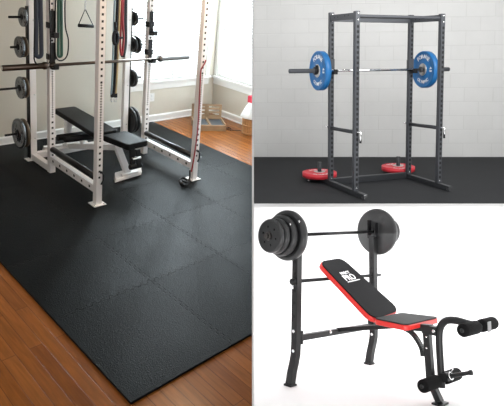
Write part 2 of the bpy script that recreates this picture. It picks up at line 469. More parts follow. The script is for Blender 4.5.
# ---- white power rack
W, D1, D2 = 1.17, .9466, 1.395
rk = thing('power_rack', 'white steel power rack with perforated posts standing on black mat', 'power rack', MA, (0, 0, 0))
PW = .060
def post(x, y, h, holes_from, base=True, m=M_WHITE, name='upright', dense=True, z0=0, s=PW, hs=.0120, step=.05):
    b = MB(m); b.box((x, y, z0+h/2), (s, s, h))
    z = holes_from
    while z < h-.04:
        fine = dense and .62 < z < 1.17
        b.box((x, y-s/2, z), (hs*(1.3 if fine else 1.7),  .0016, hs*(1.1 if fine else 1.7)), M_RECESS_SHADE)
        z += .025 if fine else step*1.2
    return b.build(name, rk, bevel=.004)
post(0, 0, 2.25, .28); post(W, 0, 2.25, .28); post(0, D1, 2.25, .14); post(W, D1, 2.25, .14)
for x in (0, W):
    b = MB(M_WHITE); b.box((x, D2, 1.125), (.070, .060, 2.25))
    for z in (.25, .75, 1.25, 1.55, 2.0): b.lathe((x+.01, D2-.030, z), (0, -1, 0), [(0, .007), (.005, .007), (.007, 0)], M_CHROME, 8)
    b.build('rear_upright', rk, bevel=.004)
for x in (0, W):
    b = MB(M_WHITE); b.box((x, D1/2, .155), (.058, D1-PW, .072))
    for k in range(6):
        y = .10+k*.15
        for sx in (-1, 1): b.box((x+sx*.0295, y, .155), (.0016, .027, .024), M_RECESS_SHADE)
    b.build('side_rail', rk, bevel=.003)
    b = MB(M_WHITE); b.box((x, (D1+D2)/2, .04), (.058, D2-D1-.06, .07)); b.build('floor_rail', rk, bevel=.003)
    b = MB(M_WHITE); b.box((x, (0+D2)/2, 2.215), (.058, D2-.06, .07)); b.build('top_rail', rk, bevel=.003)
for y in (0, D1, D2):
    b = MB(M_WHITE); b.box((W/2, y, 2.215), (W-PW, .058, .07)); b.build('crossmember', rk, bevel=.003)
b = MB(M_WHITE); b.box((W/2, D2, .04), (W-.07, .058, .07)); b.build('floor_crossmember', rk, bevel=.003)
for (x, y) in ((0, 0), (W, 0)):
    b = MB(M_WHITE); b.box((x, y, .004), (.125, .125, .008))
    for sx in (-1, 1): b.lathe((x+sx*.045, y-.045, .008), (0, 0, 1), [(0, .008), (.006, .008), (.007, 0)], M_CHROME, 8)
    b.build('foot_plate', rk, bevel=.002)
for x in (0, W):
    b = MB(M_WHITE); b.box((x-.03, D2-.005, .004), (.10, .10, .008)); b.build('foot_plate', rk, bevel=.002)
for x in (0, W):                                          # black safety bars
    b = MB(M_BLACK); b.tube([(x+.0, .0+.03, .262), (x+.0, D1-.03, .262)], .030, n=16)
    b.build('safety_bar', rk)
    b = MB(M_BLACK); b.tube([(x+.02, -.034, .33), (x+.032, -.045, .31), (x+.032, -.045, .25), (x+.012, -.04, .21)], .007, n=8)
    b.lathe((x+.015, -.03, .33), (0, -1, 0), [(0, .012), (.010, .012), (.012, 0)])
    b.build('locking_pin', rk)
def jcup(x, y, z, side):
    b = MB(M_BLACK)
    b.box((x, y-.036, z+.02), (.052, .012, .25)); b.box((x-.034, y-.005, z+.0), (.008, .07, .06)); b.box((x+.034, y-.005, z+.0), (.008, .07, .06))
    b.box((x, y-.075, z-.105), (.055, .085, .016)); b.box((x, y-.118, z-.085), (.055, .014, .055))
    b.box((x, y-.045, z-.085), (.052, .01, .07), M_RUB)
    b.build('j_cup', rk, bevel=.004)
for x in (0, W):
    jcup(x, D1, 1.245, 1); jcup(x, D1, 1.56, 1)
# storage strip and pegs
PEG = {0: (1.577, 1.268, .831, .324), 1: (1.565, 1.245, .83, .29)}
for k, x in ((0, 0), (1, W)):
    s = -1 if k == 0 else 1
    b = MB(M_BLACK); b.box((x+s*.044, D2-.005, .86), (.018, .050, 1.66)); b.build('storage_strip', rk, bevel=.002)
    for z in PEG[k]:
        L = {1.577: .23, .831: .42, .324: .30}.get(z, .22)
        b = MB(M_BLACK); b.tube([(x+s*.05, D2, z), (x+s*L, D2, z)], .0125, n=12); b.lathe((x+s*.052, D2, z), (s, 0, 0), [(0, .03), (.008, .03), (.008, 0)], n=16)
        b.build('plate_peg', rk)

def iron_plate(r, t, x, z, s, m, label, group, y=None, holes=True):
    """cast plate on a peg; s: outward direction"""
    y = D2 if y is None else y
    o = (x, y, z); th_ = thing('weight_plate', label, 'weight plate', MA, o, group)
    b = MB(m)
    pr = [(-t/2, .016), (-t/2, r*.34), (-t*.25, r*.38), (-t*.25, r*.80), (-t/2, r*.86), (-t/2, r*.97), (-t*.3, r), (t*.3, r), (t/2, r*.97), (t/2, r*.86), (t*.25, r*.80), (t*.25, r*.38), (t/2, r*.34), (t/2, .016), (-t/2, .016)]
    b.lathe(o, (s, 0, 0), pr, n=44)
    b.lathe(o, (s, 0, 0), [(t/2-.001, r*.30), (t/2+.010, r*.26), (t/2+.012, .018), (t/2, .018)], M_BLACK, n=24)
    b.build('disc', th_)
    b = MB(M_IRON if m is not M_BROWN else M_BROWN)
    for k in range(10):                                   # cast lettering blocks around the face
        a = 2*PI*k/10+.2
        if k in (2, 7): continue
        u = Vector((0, math.cos(a), math.sin(a)))
        R = Matrix((Vector((1, 0, 0)), Vector((0, -math.sin(a), math.cos(a))), u)).transposed()
        b.box(Vector(o)+Vector((s*t*.27, 0, 0))+u*r*.60, (t*.12, r*.20, r*.18), rot=R)
    b.build('raised_marks', th_, bevel=.002)
    return th_
GL, GR = 'iron plates on the left rack pegs', 'iron plates on the right rack pegs'
iron_plate(.100, .022, -.085, 1.577, -1, M_IRON, 'grey iron plate on the topmost left rack peg', GL)
iron_plate(.108, .026, -.082, 1.268, -1, M_BROWN, 'brown edged plate nearest post on second left peg', GL)
iron_plate(.112, .030, -.125, 1.268, -1, M_IRON, 'dark grey iron plate outermost on second left peg', GL)
iron_plate(.113, .024, -.080, .831, -1, M_BROWN, 'brown edged plate nearest post on long third left peg', GL)
iron_plate(.120, .024, -.122, .831, -1, M_IRON, 'grey iron plate outermost on the long third left peg', GL)
iron_plate(.158, .030, -.100, .324, -1, M_BROWN, 'brown plate behind grey one on lowest left peg', GL)
iron_plate(.165, .030, -.150, .324, -1, M_IRON, 'largest grey iron plate on the lowest left peg', GL)
iron_plate(.085, .030, W+.085, 1.565, 1, M_IRONB, 'small black plate on the topmost right rack peg', GR)
iron_plate(.095, .026, W+.085, 1.245, 1, M_IRONB, 'black plate nearest post on second right peg', GR)
iron_plate(.105, .030, W+.135, 1.245, 1, M_IRONB, 'black plate outermost on second right rack peg', GR)
iron_plate(.110, .034, W+.090, .83, 1, M_IRONB, 'single black plate on the third right rack peg', GR)
iron_plate(.165, .026, W+.075, .29, 1, M_IRONB, 'black plate nearest post on the lowest right peg', GR)
iron_plate(.165, .030, W+.120, .29, 1, M_IRONB, 'large black grip plate outermost on lowest right peg', GR)

# barbell in room a
yb, zb = D1-.080, 1.172
t = thing('olympic_barbell', 'bronze toned olympic barbell resting on lower hooks of white rack', 'barbell', MA, (W/2, yb, zb))
x0, x1 = -.512, 1.700
b = MB(M_BRONZE); b.lathe((x0+.40, yb, zb), (1, 0, 0), [(0, 0), (0, .0155), (x1-x0-.80, .0155), (x1-x0-.80, 0)], n=20); b.build('shaft', t)
for s, xe, m_ in ((1, x0, M_BRONZE), (-1, x1, M_DSTEEL)):
    b = MB(m_); b.lathe((xe, yb, zb), (s, 0, 0), [(0, 0), (0, .023), (.004, .029), (.395, .029), (.395, .038), (.425, .038), (.43, .03), (.445, .03), (.445, 0)], n=24)
    sl = b.build('sleeve', t)
    b = MB(M_STEEL); b.lathe((xe-.0005*s, yb, zb), (s, 0, 0), [(-.001, 0), (-.001, .017), (.001, .018)], n=20); b.build('end_cap', sl) if False else b.build('end_cap', t)

# ---- resistance bands
def band(name, label, pts, w, th, m, group='stretch bands hung inside the white rack', closed=True, o=None, cat='resistance band'):
    b = MB(m); b.tube(pts, .5, n=8, closed=closed, flat=(th, w)); return tag(b.build(name, o=o or pts[0]), label, cat, group)
def loop(cx, y, ztop, zbot, hw, n=10):
    p = []
    for k in range(n+1): p.append(Vector((cx-hw*(.75+.25*k/n), y, ztop-(ztop-zbot-hw)*k/n)))
    p += arc((cx, y, zbot+hw), hw, PI, 2*PI, 8, (1, 0, 0), (0, 0, 1))[1:]
    for k in range(1, n+1): p.append(Vector((cx+hw*(1-.25*k/n), y, zbot+hw+(ztop-zbot-hw)*k/n)))
    p += arc((cx, y, ztop), hw*.75, 0, PI, 6, (1, 0, 0), (0, 0, 1))[1:-1]
    return p
band('resistance_band', 'wide navy stretch band hanging left of front-left post', loop(-.150, D1-.06, 2.05, 1.26, .026), .014, .046, M_NAVY)
band('resistance_band', 'thin black stretch band curving around the navy band', loop(-.13, D1-.10, 2.05, 1.17, .085), .010, .016, M_RUB)
band('resistance_band', 'wide dark green stretch band beside the left hooks', loop(.072, D1-.05, 2.05, 1.25, .018), .012, .032, M_GREEN)
band('resistance_band', 'thin black stretch band right of the green band', bez([(.115, D1-.08, 2.08), (.11, D1-.08, 1.6), (.145, D1-.08, 1.42), (.135, D1-.08, 1.27), (.08, D1-.08, 1.215), (.03, D1-.06, 1.24), (.02, D1-.05, 1.4), (.03, D1-.05, 2.08)], 6), .010, .014, M_RUB, closed=False)
# hooks hold the bands on the top rail
for i, (cx, y) in enumerate(((-.155, D1-.02), (.085, D1-.02))):
    pass
# right cluster
yy = 1.22
GB = 'cords and bands in the rear of the rack'
band('resistance_band', 'long pale blue elastic cord in rear of rack', bez([(.885, yy, 2.18), (.875, yy, 1.5), (.875, yy, .95), (.865, yy, .70)], 8), .022, .022, M_BLUEB, GB, closed=False)
band('resistance_band', 'long black elastic cord ending in a clip', bez([(.915, yy, 2.18), (.91, yy, 1.5), (.905, yy, .9), (.895, yy, .70)], 8), .034, .030, M_RUB, GB, closed=False)
band('resistance_band', 'long tan elastic cord beside the black cord', bez([(.945, yy, 2.18), (.94, yy, 1.4), (.935, yy, .95), (.925, yy, .71)], 8), .030, .028, M_TAN, GB, closed=False)
band('resistance_band', 'red and black twisted cord beside rear-right post', bez([(.985, yy, 2.18), (.99, yy, 1.6), (1.01, yy, 1.35), (.99, yy, 1.16), (.965, yy, 1.3), (.97, yy, 1.6), (.965, yy, 2.1)], 8), .030, .026, M_RED, GB, closed=False)
band('resistance_band', 'black woven strap hanging between red cord and rear post', bez([(1.03, yy+.03, 2.18), (1.035, yy+.02, 1.6), (1.045, yy+.02, 1.3), (1.02, yy+.02, 1.13)], 8), .020, .055, M_RUB, GB, closed=False)
b = MB(M_BLACK)
b.tube(arc((.885, yy-.03, 1.37), .045, 0, 2*PI, 20, (.6, 0, 0), (0, 0, 1.6))[:-1], .021, n=8, closed=True)
b.tube([(.885, yy-.03, 1.46), (.885, yy-.01, 1.55)], .016, n=8); b.box((.95, yy-.03, 1.37), (.07, .02, .02))
tag(b.build('cable_loop', o=(.885, yy-.03, 1.37)), 'black oval cable handle hanging among the rear cords', 'handle', None)
for k, (hx, hz) in enumerate(((.880, .66), (.925, .655))):
    b = MB(M_BLACK); b.box((hx, yy, hz+.03), (.030, .03, .05)); b.tube(arc((hx, yy, hz-.02), .02, 0, 2*PI, 14, (.8, 0, 0), (0, 0, 1.5))[:-1], .005, M_CHROME, n=6, closed=True)
    tag(b.build('snap_clip', o=(hx, yy, hz)), ('dark snap clip at lower end of the pale blue cord', 'dark snap clip at lower end of the tan cord')[k], 'clip', 'snap clips on the cord ends')
# suspended stirrup handle
t = thing('stirrup_handle', 'black stirrup cable handle hanging by chain in rack centre', 'handle', MA, (.515, 1.2, 1.51))
b = MB(M_RUB); b.tube([(.432, 1.2, 1.515), (.606, 1.2, 1.505)], .019, n=14); b.build('grip', t)
b = MB(M_BLACK); b.tube([(.436, 1.2, 1.53), (.509, 1.2, 1.69)], .005, n=6); b.tube([(.602, 1.2, 1.52), (.509, 1.2, 1.69)], .005, n=6); b.build('strap', t)
b = MB(M_STEEL)
for k in range(12):
    z = 1.705+k*.040
    ux = (.5, 0, 0) if k % 2 else (0, .5, 0)
    b.tube(arc((.509, 1.2, z), .021, 0, 2*PI, 12, ux, (0, 0, 1.2))[:-1], .0036, n=6, closed=True)
b.build('chain', t)
# red strap on front right post
t = thing('exercise_tube', 'red resistance tube looped on front-right post of white rack', 'resistance band', MA, (W, -.05, .0))
b = MB(M_RED)
b.tube(bez([(1.196, -.040, 1.33), (1.178, -.044, 1.30), (1.150, -.046, 1.26), (1.134, -.044, 1.22), (1.136, -.046, 1.05), (1.142, -.046, .85), (1.146, -.046, .6), (1.138, -.046, .45), (1.128, -.05, .36)], 8), .5, n=8, flat=(.012, .018))
b.tube(bez([(1.128, -.05, .36), (1.116, -.05, .25), (1.10, -.055, .16), (1.09, -.06, .12)], 8), .008, n=8)
b.build('tube', t)
b = MB(M_BLACK)
b.tube(bez([(1.075, -.05, .14), (1.07, -.06, .06), (1.03, -.09, .015), (.97, -.12, .012), (.93, -.10, .014), (.94, -.05, .045), (1.0, -.03, .06), (1.04, -.06, .03), (1.0, -.10, .035), (.95, -.09, .055)], 8), .0095, n=8)
b.build('handle', t)
b = MB(M_RUB); b.tube([(.925, -.125, .020), (.945, -.055, .040)], .015, n=12); b.build('foam_grip', t)

# ---- bench in room a
bn = thing('weight_bench', 'adjustable weight bench with black pads on white frame in rack', 'weight bench', MA, (.55, .9, 0))
def pad(name, parent, cx0, y0, z0, cx1, y1, z1, w0, w1, t, m=M_VINYL, r=.03, M=MA, mside=None, mtop=None, bev=.012):
    """upholstered pad from (cx0,y0,z0) to (cx1,y1,z1), top surface through those points"""
    a, c = Vector((cx0, y0, z0)), Vector((cx1, y1, z1)); d = (c-a).normalized()
    sd = Vector((1, 0, 0)); sd = (sd-d*sd.dot(d)).normalized(); up = sd.cross(d)
    if up.z < 0: up = -up
    L = (c-a).length
    def corner(px_, py_, sx, sy):
        pts = []
        for k in range(5):
            an = PI/2*k/4
            pts.append((px_+sx*(-r+r*math.sin(an)), py_+sy*(-r+r*math.cos(an))))
        return pts
    c1 = corner(-w0/2, 0, -1, -1); c2 = corner(-w1/2, L, -1, 1); c3 = corner(w1/2, L, 1, 1); c4 = corner(w0/2, 0, 1, -1)
    poly = list(c1) + list(reversed(c2)) + list(c3) + list(reversed(c4))
    P = [a + sd*u + d*v - up*t for u, v in poly]
    return sd, d, up, L, P
def simple_pad(name, parent, *a, m=M_VINYL, t=.05, bev=.012, r=.03):
    sd, d, up, L, P = pad(name, parent, *a, t, r=r)
    b = MB(m); b.prism(P, up*t); ob = b.build(name, parent, bevel=bev); ob.modifiers['edge'].segments = 3
    return ob
simple_pad('backrest', bn, .50, .70, .445, .505, 1.66, .475, .29, .27, t=.058)
simple_pad('seat', bn, .60, .24, .445, .57, .66, .435, .27, .30, t=.065)
b = MB(M_WHITE); b.beam((.42, 1.48, .06), (.56, .60, .29), .06, .06); b.build('base_beam', bn, bevel=.004)
b = MB(M_WHITE); b.beam((.20, 1.56, .035), (.72, 1.50, .035), .055, .055)
b.beam((.20, 1.56, .01), (.25, 1.555, .01), .09, .02); b.build('rear_foot', bn, bevel=.004)
b = MB(M_WHITE); b.beam((.43, 1.42, .05), (.43, 1.42, .41), .07, .06, up=(0, 1, 0)); b.build('rear_post', bn, bevel=.004)
b = MB(M_WHITE); b.beam((.545, .60, .37), (.59, .40, .05), .07, .05, up=(0, 1, 0)); b.build('front_post', bn, bevel=.004)
b = MB(M_WHITE); b.beam((.50, 1.35, .36), (.56, .45, .36), .06, .05); b.build('pad_frame', bn, bevel=.004)
b = MB(M_WHITE)
b.prism([(.40, .345, .0), (.44, .43, .0), (.455, .435, .075), (.415, .35, .03)], (.33, .01, .015)); b.box((.60, .395, .045), (.20, .07, .04))
b.build('front_foot', bn, bevel=.004)
b = MB(M_BLACK); b.beam((.60, .36, .38), (.60, .33, .17), .05, .035, up=(0, 1, 0)); b.beam((.66, .33, .33), (.66, .30, .16), .05, .03, up=(0, 1, 0))
b.lathe((.56, .32, .15), (1, 0, 0), [(0, 0), (0, .03), (.14, .03), (.14, 0)], n=16); b.lathe((.58, .31, .24), (1, 0, 0), [(0, 0), (0, .022), (.10, .022), (.10, 0)], M_CHROME, n=16)
b.build('adjuster', bn, bevel=.003)
for (p, q) in (((.20, 1.05, .30), (.70, 1.02, .29)), ((.24, 1.30, .24), (.62, 1.28, .24))):
    b = MB(M_RUB); b.tube([p, q], .035, n=16); b.build('roller', bn)
b = MB(M_WHITE); b.beam((.45, 1.15, .28), (.48, 1.15, .12), .05, .05, up=(0, 1, 0)); b.build('roller_bracket', bn, bevel=.003)

# ---- slatted wooden box by the corner
o = Vector((2.63, 1.45, -.02)); ang = math.radians(-31)
U = Vector((math.cos(ang), math.sin(ang), 0)); V = Vector((-math.sin(ang), math.cos(ang), 0)); Z = Vector((0, 0, 1))
bxr = thing('wooden_box', 'low pine box with slatted back and two slate panels on floor', 'box', MA, o)
def lbox(b, u0, u1, v0, v1, z0, z1, m=None, tilt=0):
    R = Matrix((U, V, Z)).transposed(); c = o + U*(u0+u1)/2 + V*(v0+v1)/2 + Z*(z0+z1)/2
    b.box(c, (u1-u0, v1-v0, z1-z0), m, R)
b = MB(M_PINE)
lbox(b, -.23, .23, -.19, -.172, 0, .085); lbox(b, -.23, .23, .172, .19, 0, .10); lbox(b, -.23, -.212, -.172, .172, 0, .095); lbox(b, .212, .23, -.172, .172, 0, .095)
lbox(b, -.212, .212, -.172, .172, 0, .012); lbox(b, -.014, .014, -.172, .172, .012, .092)
b.build('tray', bxr, bevel=.002)
for u0, u1 in ((-.205, -.022), (.022, .205)):
    b = MB(M_PANEL); lbox(b, u0, u1, -.165, .165, .055, .072); b.build('panel', bxr)
b = MB(M_PINE)
bk = Vector((0, 0, 0))
def slat(u0, u1, h0, h1):
    a = o + V*(.185+.10*h0) + Z*(.10+h0); c = o + V*(.185+.10*h1) + Z*(.10+h1)
    b.prism([a+U*u0, a+U*u1, c+U*u1, c+U*u0], V*.016)
slat(-.225, -.19, 0, .19); slat(.19, .225, 0, .19); slat(-.03, .03, 0, .19)
for h in (0, .055, .11, .16): slat(-.225, .225, h, h+.03)
b.build('slatted_back', bxr, bevel=.001)

# ---- basket at the partition
bo = Vector((3.0, .93, -.02))
t = thing('wooden_basket', 'round splint wood basket on floor at right edge of room', 'basket', MA, bo)
b = MB(M_BASK)
n = 26; rb, rt, H = .125, .150, .27
for k in range(n):
    a0, a1 = 2*PI*(k+.06)/n, 2*PI*(k+.94)/n
    def q(a, r, z): return bo + Vector((math.cos(a)*r, math.sin(a)*r, z))
    b.prism([q(a0, rb, 0), q(a1, rb, 0), q(a1, rt, H), q(a0, rt, H)], (-math.cos((a0+a1)/2)*.006, -math.sin((a0+a1)/2)*.006, 0))
b.cut(MA, [part_L]); b.build('staves', t)
b = MB(M_BASK)
for z0, h in ((.0, .028), (.12, .022), (.245, .028)):
    r = rb+(rt-rb)*z0/H+.006
    b.lathe(bo+Vector((0, 0, z0)), (0, 0, 1), [(0, r-.010), (0, r), (h, r+.002), (h, r-.010), (0, r-.010)], n=40)
b.cut(MA, [part_L]); b.build('hoop', t)
b = MB(M_CLOTH)
b.lathe(bo+Vector((0, 0, H)), (0, 0, 1), [(-.03, .165), (.0, .168), (.05, .14), (.12, .11), (.18, .075), (.2, 0)], n=24)
for v in b.bm.verts: v.co += Vector((math.sin(v.co.z*60+v.co.y*40)*.008, math.cos(v.co.x*50)*.008, math.sin(v.co.x*60+v.co.y*50)*.008))
b.cut(MA, [part_L]); tag(b.build('folded_cloth', o=bo+Vector((0, 0, H))), 'white cloth heaped in the round wooden basket', 'cloth')
b = MB(M_REDC)
b.box(bo+Vector((-.01, .02, H+.235)), (.11, .09, .09))
b.cut(MA, [part_L]); tag(b.build('red_pouch', o=bo+Vector((0, 0, H+.1)), bevel=0), 'red fabric bundle on top of white cloth in basket', 'bundle')
b = MB(M_RUB)
b.tube(bez([(2.80, 1.14, -.014), (2.84, 1.17, -.012), (2.88, 1.24, -.014), (2.85, 1.27, -.010), (2.80, 1.22, -.014), (2.83, 1.14, -.014), (2.90, 1.10, -.014), (2.93, 1.06, -.014)], 8), .0045, n=6)
tag(b.build('extension_cord', o=(2.85, 1.17, -.018)), 'short black cord curled on wood floor beside basket', 'cord')

# ================================================================== ROOM B : grey block wall studio
FB = -.06
wb0 = Vector((-.165, 2.32, FB)); wdir = Vector((.9236, -.3834, 0)).normalized(); wn = Vector((-.3834, -.9236, 0)).normalized()
b = MB(M_RFLOOR); b.box((2.0, .5, FB-.02), (9, 8, .04)); b.cut(MB_, [part_R, slab_up])
# stop the floor at the wall
b.cut(MB_, [(MB_ @ (wb0 - wn*.1), -(MB_.to_3x3() @ wn))])
b.build('floor_rubber', M=MB_, o=(1.0, 0, FB), kind='structure')
Wf = MB_ @ Matrix(((wdir.x, 0, -wn.x*-1, 0), (wdir.y, 0, -wn.y*-1, 0), (0, 1, 0, 0), (0, 0, 0, 1)))
fr = Matrix.Identity(4)
fr.col[0] = (*wdir, 0); fr.col[1] = (0, 0, 1, 0); fr.col[2] = (*wdir.cross(Vector((0, 0, 1))), 0); fr.col[3] = (*wb0, 1)
Wm = MB_ @ fr
b = MB(M_BLOCK); zs = -1 if wdir.cross(Vector((0, 0, 1))).dot(wn) > 0 else 1
b.box((2.6, 1.7, zs*.05), (6.4, 3.5, .1)); b.cut(Wm, [part_R, slab_up])
ob = b.build('wall_rear', M=Wm, kind='structure')

GW, GD, GH = 1.1, .586, 1.975
gr = thing('power_rack', 'charcoal steel power rack in front of grey block wall', 'power rack', MB_, (0, 0, FB))
S = .052
for (x, y, h) in ((0, 0, 1.995), (0, -GD, 1.955), (GW, 0, 1.99), (GW, -GD, 1.95)):
    b = MB(M_GSTEEL); b.box((x, y, h/2), (S, S, h))
    k = 0; z = .07
    while z < h-.13:
        b.box((x+.004, y-S/2, z), (.026, .002, .030), M_RECESS_SHADE); z += .0555
    for z in (h-.025, h-.095): b.lathe((x+.005, y-S/2, z), (0, -1, 0), [(0, .009), (.006, .009), (.008, 0)], M_CHROME, 8)
    b.lathe((x, y-S/2, .025), (0, -1, 0), [(0, .009), (.006, .009), (.008, 0)], M_CHROME, 8)
    b.build('upright', gr, bevel=.003)
for x, ya, yb_ in ((0, .36, -.80), (GW, .36, -.80)):
    b = MB(M_GLITE); b.beam((x, ya, -.028), (x, yb_, -.028), S, .056); b.build('base_rail', gr, bevel=.003)
    b = MB(M_CHROME); b.box((x, yb_-.004, -.028), (S*.8, .006, .05)); b.box((x-S*.5, yb_+.02, -.035), (.004, .03, .03)); b.build('end_plate', gr)
b = MB(M_GLITE); b.beam((S/2, .02, -.02), (GW-S/2, .02, -.02), .055, .075); b.build('floor_crossmember', gr, bevel=.003)
b = MB(M_GSTEEL); b.beam((S/2, 0, 1.93), (GW-S/2, 0, 1.93), .04, .078); b.box((GW/2, -.021, 1.945), (GW-S, .002, .014), M_RECESS_SHADE); b.build('top_crossmember', gr, bevel=.003)  # dark strip paints the shading of the channel's upper half
b = MB(M_GSTEEL); b.beam((S/2, -GD, 1.905), (GW-S/2, -GD, 1.905), .03, .03); b.build('pull_up_bar', gr, bevel=.008)
for x in (0, GW):
    b = MB(M_GSTEEL); b.beam((x, -S/2, 1.93), (x, -GD+S/2, 1.905), .04, .07)
    for y in (-.12, -.2, -.36, -.44): b.lathe((x-.02, y, 1.925), (-1, 0, 0), [(0, .008), (.001, .008), (.002, 0)], M_RECESS_SHADE, 8)
    b.build('top_side_rail', gr, bevel=.003)
    b = MB(M_GLITE); b.tube([(x, -.02, .635), (x, -GD+.02, .645)], .021, n=14)
    b.build('safety_bar', gr)
    b = MB(M_CHROME); b.tube([(x-.02, .03, .645), (x-.05, .05, .655)], .008, n=8)
    b.tube([(x, -GD-.026, .65), (x+.03, -GD-.05, .65), (x+.03, -GD-.05, .53)], .013, n=8); b.build('safety_pin', gr)
for x in (0, GW):
    b = MB(M_GSTEEL); b.box((x, -.032, 1.37), (.058, .01, .17)); b.box((x-.031, -.005, 1.37), (.008, .06, .14)); b.build('j_cup_plate', gr, bevel=.002)
    b = MB(M_BLACK); b.box((x, -.072, 1.285), (.05, .09, .022)); b.box((x, -.115, 1.305), (.05, .016, .055)); b.build('j_cup', gr, bevel=.003)
for x in (0, GW):
    b = MB(M_GLITE); hx, hy = (x+.04, .28) if x else (x, .30)
    b.tube([(hx, hy, -.02), (hx, hy, .175)], .026, n=14); b.build('storage_horn', gr)
    b = MB(M_GLITE); b.beam((x-.16, .30, -.045), (x+.10, .30, -.045), .05, .03)
    b.lathe((x-.165, .27, -.045), (0, -1, 0), [(0, .012), (.012, .012), (.014, 0)], M_CHROME, 10); b.build('rear_foot', gr, bevel=.003)

def bumper(o, ax, r, t, m, label, group, text=None, up=(0, 0, 1), face=-1, light=False):
    th_ = thing('bumper_plate', label, 'weight plate', MB_, o, group)
    b = MB(m); b.lathe(o, ax, [(-t/2, .03), (-t/2, r*.36), (-t*.40, r*.40), (-t*.40, r*.90), (-t/2, r*.93), (-t*.42, r), (t*.42, r), (t/2, r*.93), (t*.40, r*.90), (t*.40, r*.40), (t/2, r*.36), (t/2, .03), (-t/2, .03)], n=56)
    b.build('disc', th_)
    b = MB(M_STEEL if not light else M_STEEL); b.lathe(o, ax, [(-t/2-.003, .026), (-t/2-.003, r*.33), (-t/2, r*.34), (t/2, r*.34), (t/2+.003, r*.33), (t/2+.003, .026), (-t/2-.003, .026)], n=36); b.build('hub', th_)
    A = Vector(ax).normalized()*face; Uu = Vector(up)
    side = Uu.cross(A).normalized()                       # reading direction when seen from the face side
    b = MB(M_LOGO)
    def ring(txt, start, step, rad, size, flip=False):
        n_ = len(txt)
        for k, ch in enumerate(txt):
            a = start + (k-(n_-1)/2)*step*(-1 if not flip else 1)
            rd = side*math.cos(a) + Uu*math.sin(a)
            tg = side*math.sin(a) - Uu*math.cos(a)
            if flip: X_, Y_ = -tg, -rd
            else: X_, Y_ = tg, rd
            M = Matrix.Identity(4); M.col[0] = (*X_, 0); M.col[1] = (*Y_, 0); M.col[2] = (*A, 0)
            M.col[3] = (*(Vector(o)+A*(t*.40+.0008)+rd*rad), 1)
            b.text(ch, size, M)
    if text:
        ring(text[0], PI/2, .27, r*.70, r*.30); ring(text[1], -PI/2, .20, r*.68, r*.24, True)
        ring(text[2], 0, .24, r*.64, r*.26)
    b.build('lettering', th_)
    return th_
TX = ('FORANE', 'OLYMPIC', '45')
bumper((-.178, -.07, 1.318), (1, 0, 0), .228, .075, M_BLUEP, 'blue bumper plate on left end of chrome barbell', 'blue plates on the raised barbell', TX, face=-1)
bumper((1.272, -.07, 1.318), (1, 0, 0), .228, .075, M_BLUEP, 'blue bumper plate on right end of chrome barbell', 'blue plates on the raised barbell', TX, face=-1)
for x, s in ((0, 'left'), (GW, 'right')):
    bumper((x+(.04 if x else 0), .28 if x else .30, .020), (0, 0, 1), .215, .065, M_REDP, 'red bumper plate lying flat around the %s rear storage horn' % s, 'red plates on the rack storage horns', TX, up=(.3, 1, 0), face=1)
t = thing('olympic_barbell', 'chrome barbell racked across the charcoal power rack', 'barbell', MB_, (.53, -.07, 1.318))
b = MB(M_CHROME); b.lathe((-.13, -.07, 1.318), (1, 0, 0), [(0, 0), (0, .0145), (1.34, .0145), (1.34, 0)], n=20)
b.lathe((.47, -.07, 1.318), (1, 0, 0), [(0, .0148), (.16, .0148)], M_IRON, n=20); b.build('shaft', t)
for s, xe, nm in ((1, -.568, 0), (-1, 1.632, 1)):
    b = MB(M_GSTEEL); b.lathe((xe, -.07, 1.318), (s, 0, 0), [(0, 0), (0, .022), (.004, .0255), (.415, .0255), (.415, .036), (.435, .036), (.435, 0)], n=24); b.build('sleeve', t)
    b = MB(M_BLACK); xc = xe+s*.335 if nm == 0 else xe-.30
    b.lathe((xc, -.07, 1.318), (s, 0, 0), [(-.02, .026), (-.02, .046), (.012, .046), (.012, .026)], n=20); b.box((xc, -.07-.02, 1.318+.05), (.02, .03, .03)); b.build('collar', t)

# ================================================================== ROOM C : white sweep
b = MB(M_CYC)
ux = Vector((.723, -.69, 0)).normalized(); vy = Vector((.69, .723, 0)).normalized()   # across / away
def sw(u, v, z): return ux*u + vy*v + Vector((0, 0, z))
prof = [(-1.6, -.04), (-1.6, 0)]
prof = [(-1.25, 0), (1.4, 0)] + [(1.4+1.1*math.sin(a), 1.1-1.1*math.cos(a)) for a in [PI/2*k/12 for k in range(1, 13)]] + [(2.5, 3.2)]
for k in range(len(prof)-1):
    (v0, z0), (v1, z1) = prof[k], prof[k+1]
    u0, u1 = -2.2, 3.6
    b.quad([sw(u0, v0, z0), sw(u1, v0, z0), sw(u1, v1, z1), sw(u0, v1, z1)])
bmesh.ops.remove_doubles(b.bm, verts=b.bm.verts, dist=.0005)
for f in b.bm.faces: f.smooth = True
b.cut(MC_, [part_R, slab_dn], fill=False)
b.build('floor_sweep', M=MC_, o=(.6, 0, 0), kind='structure')

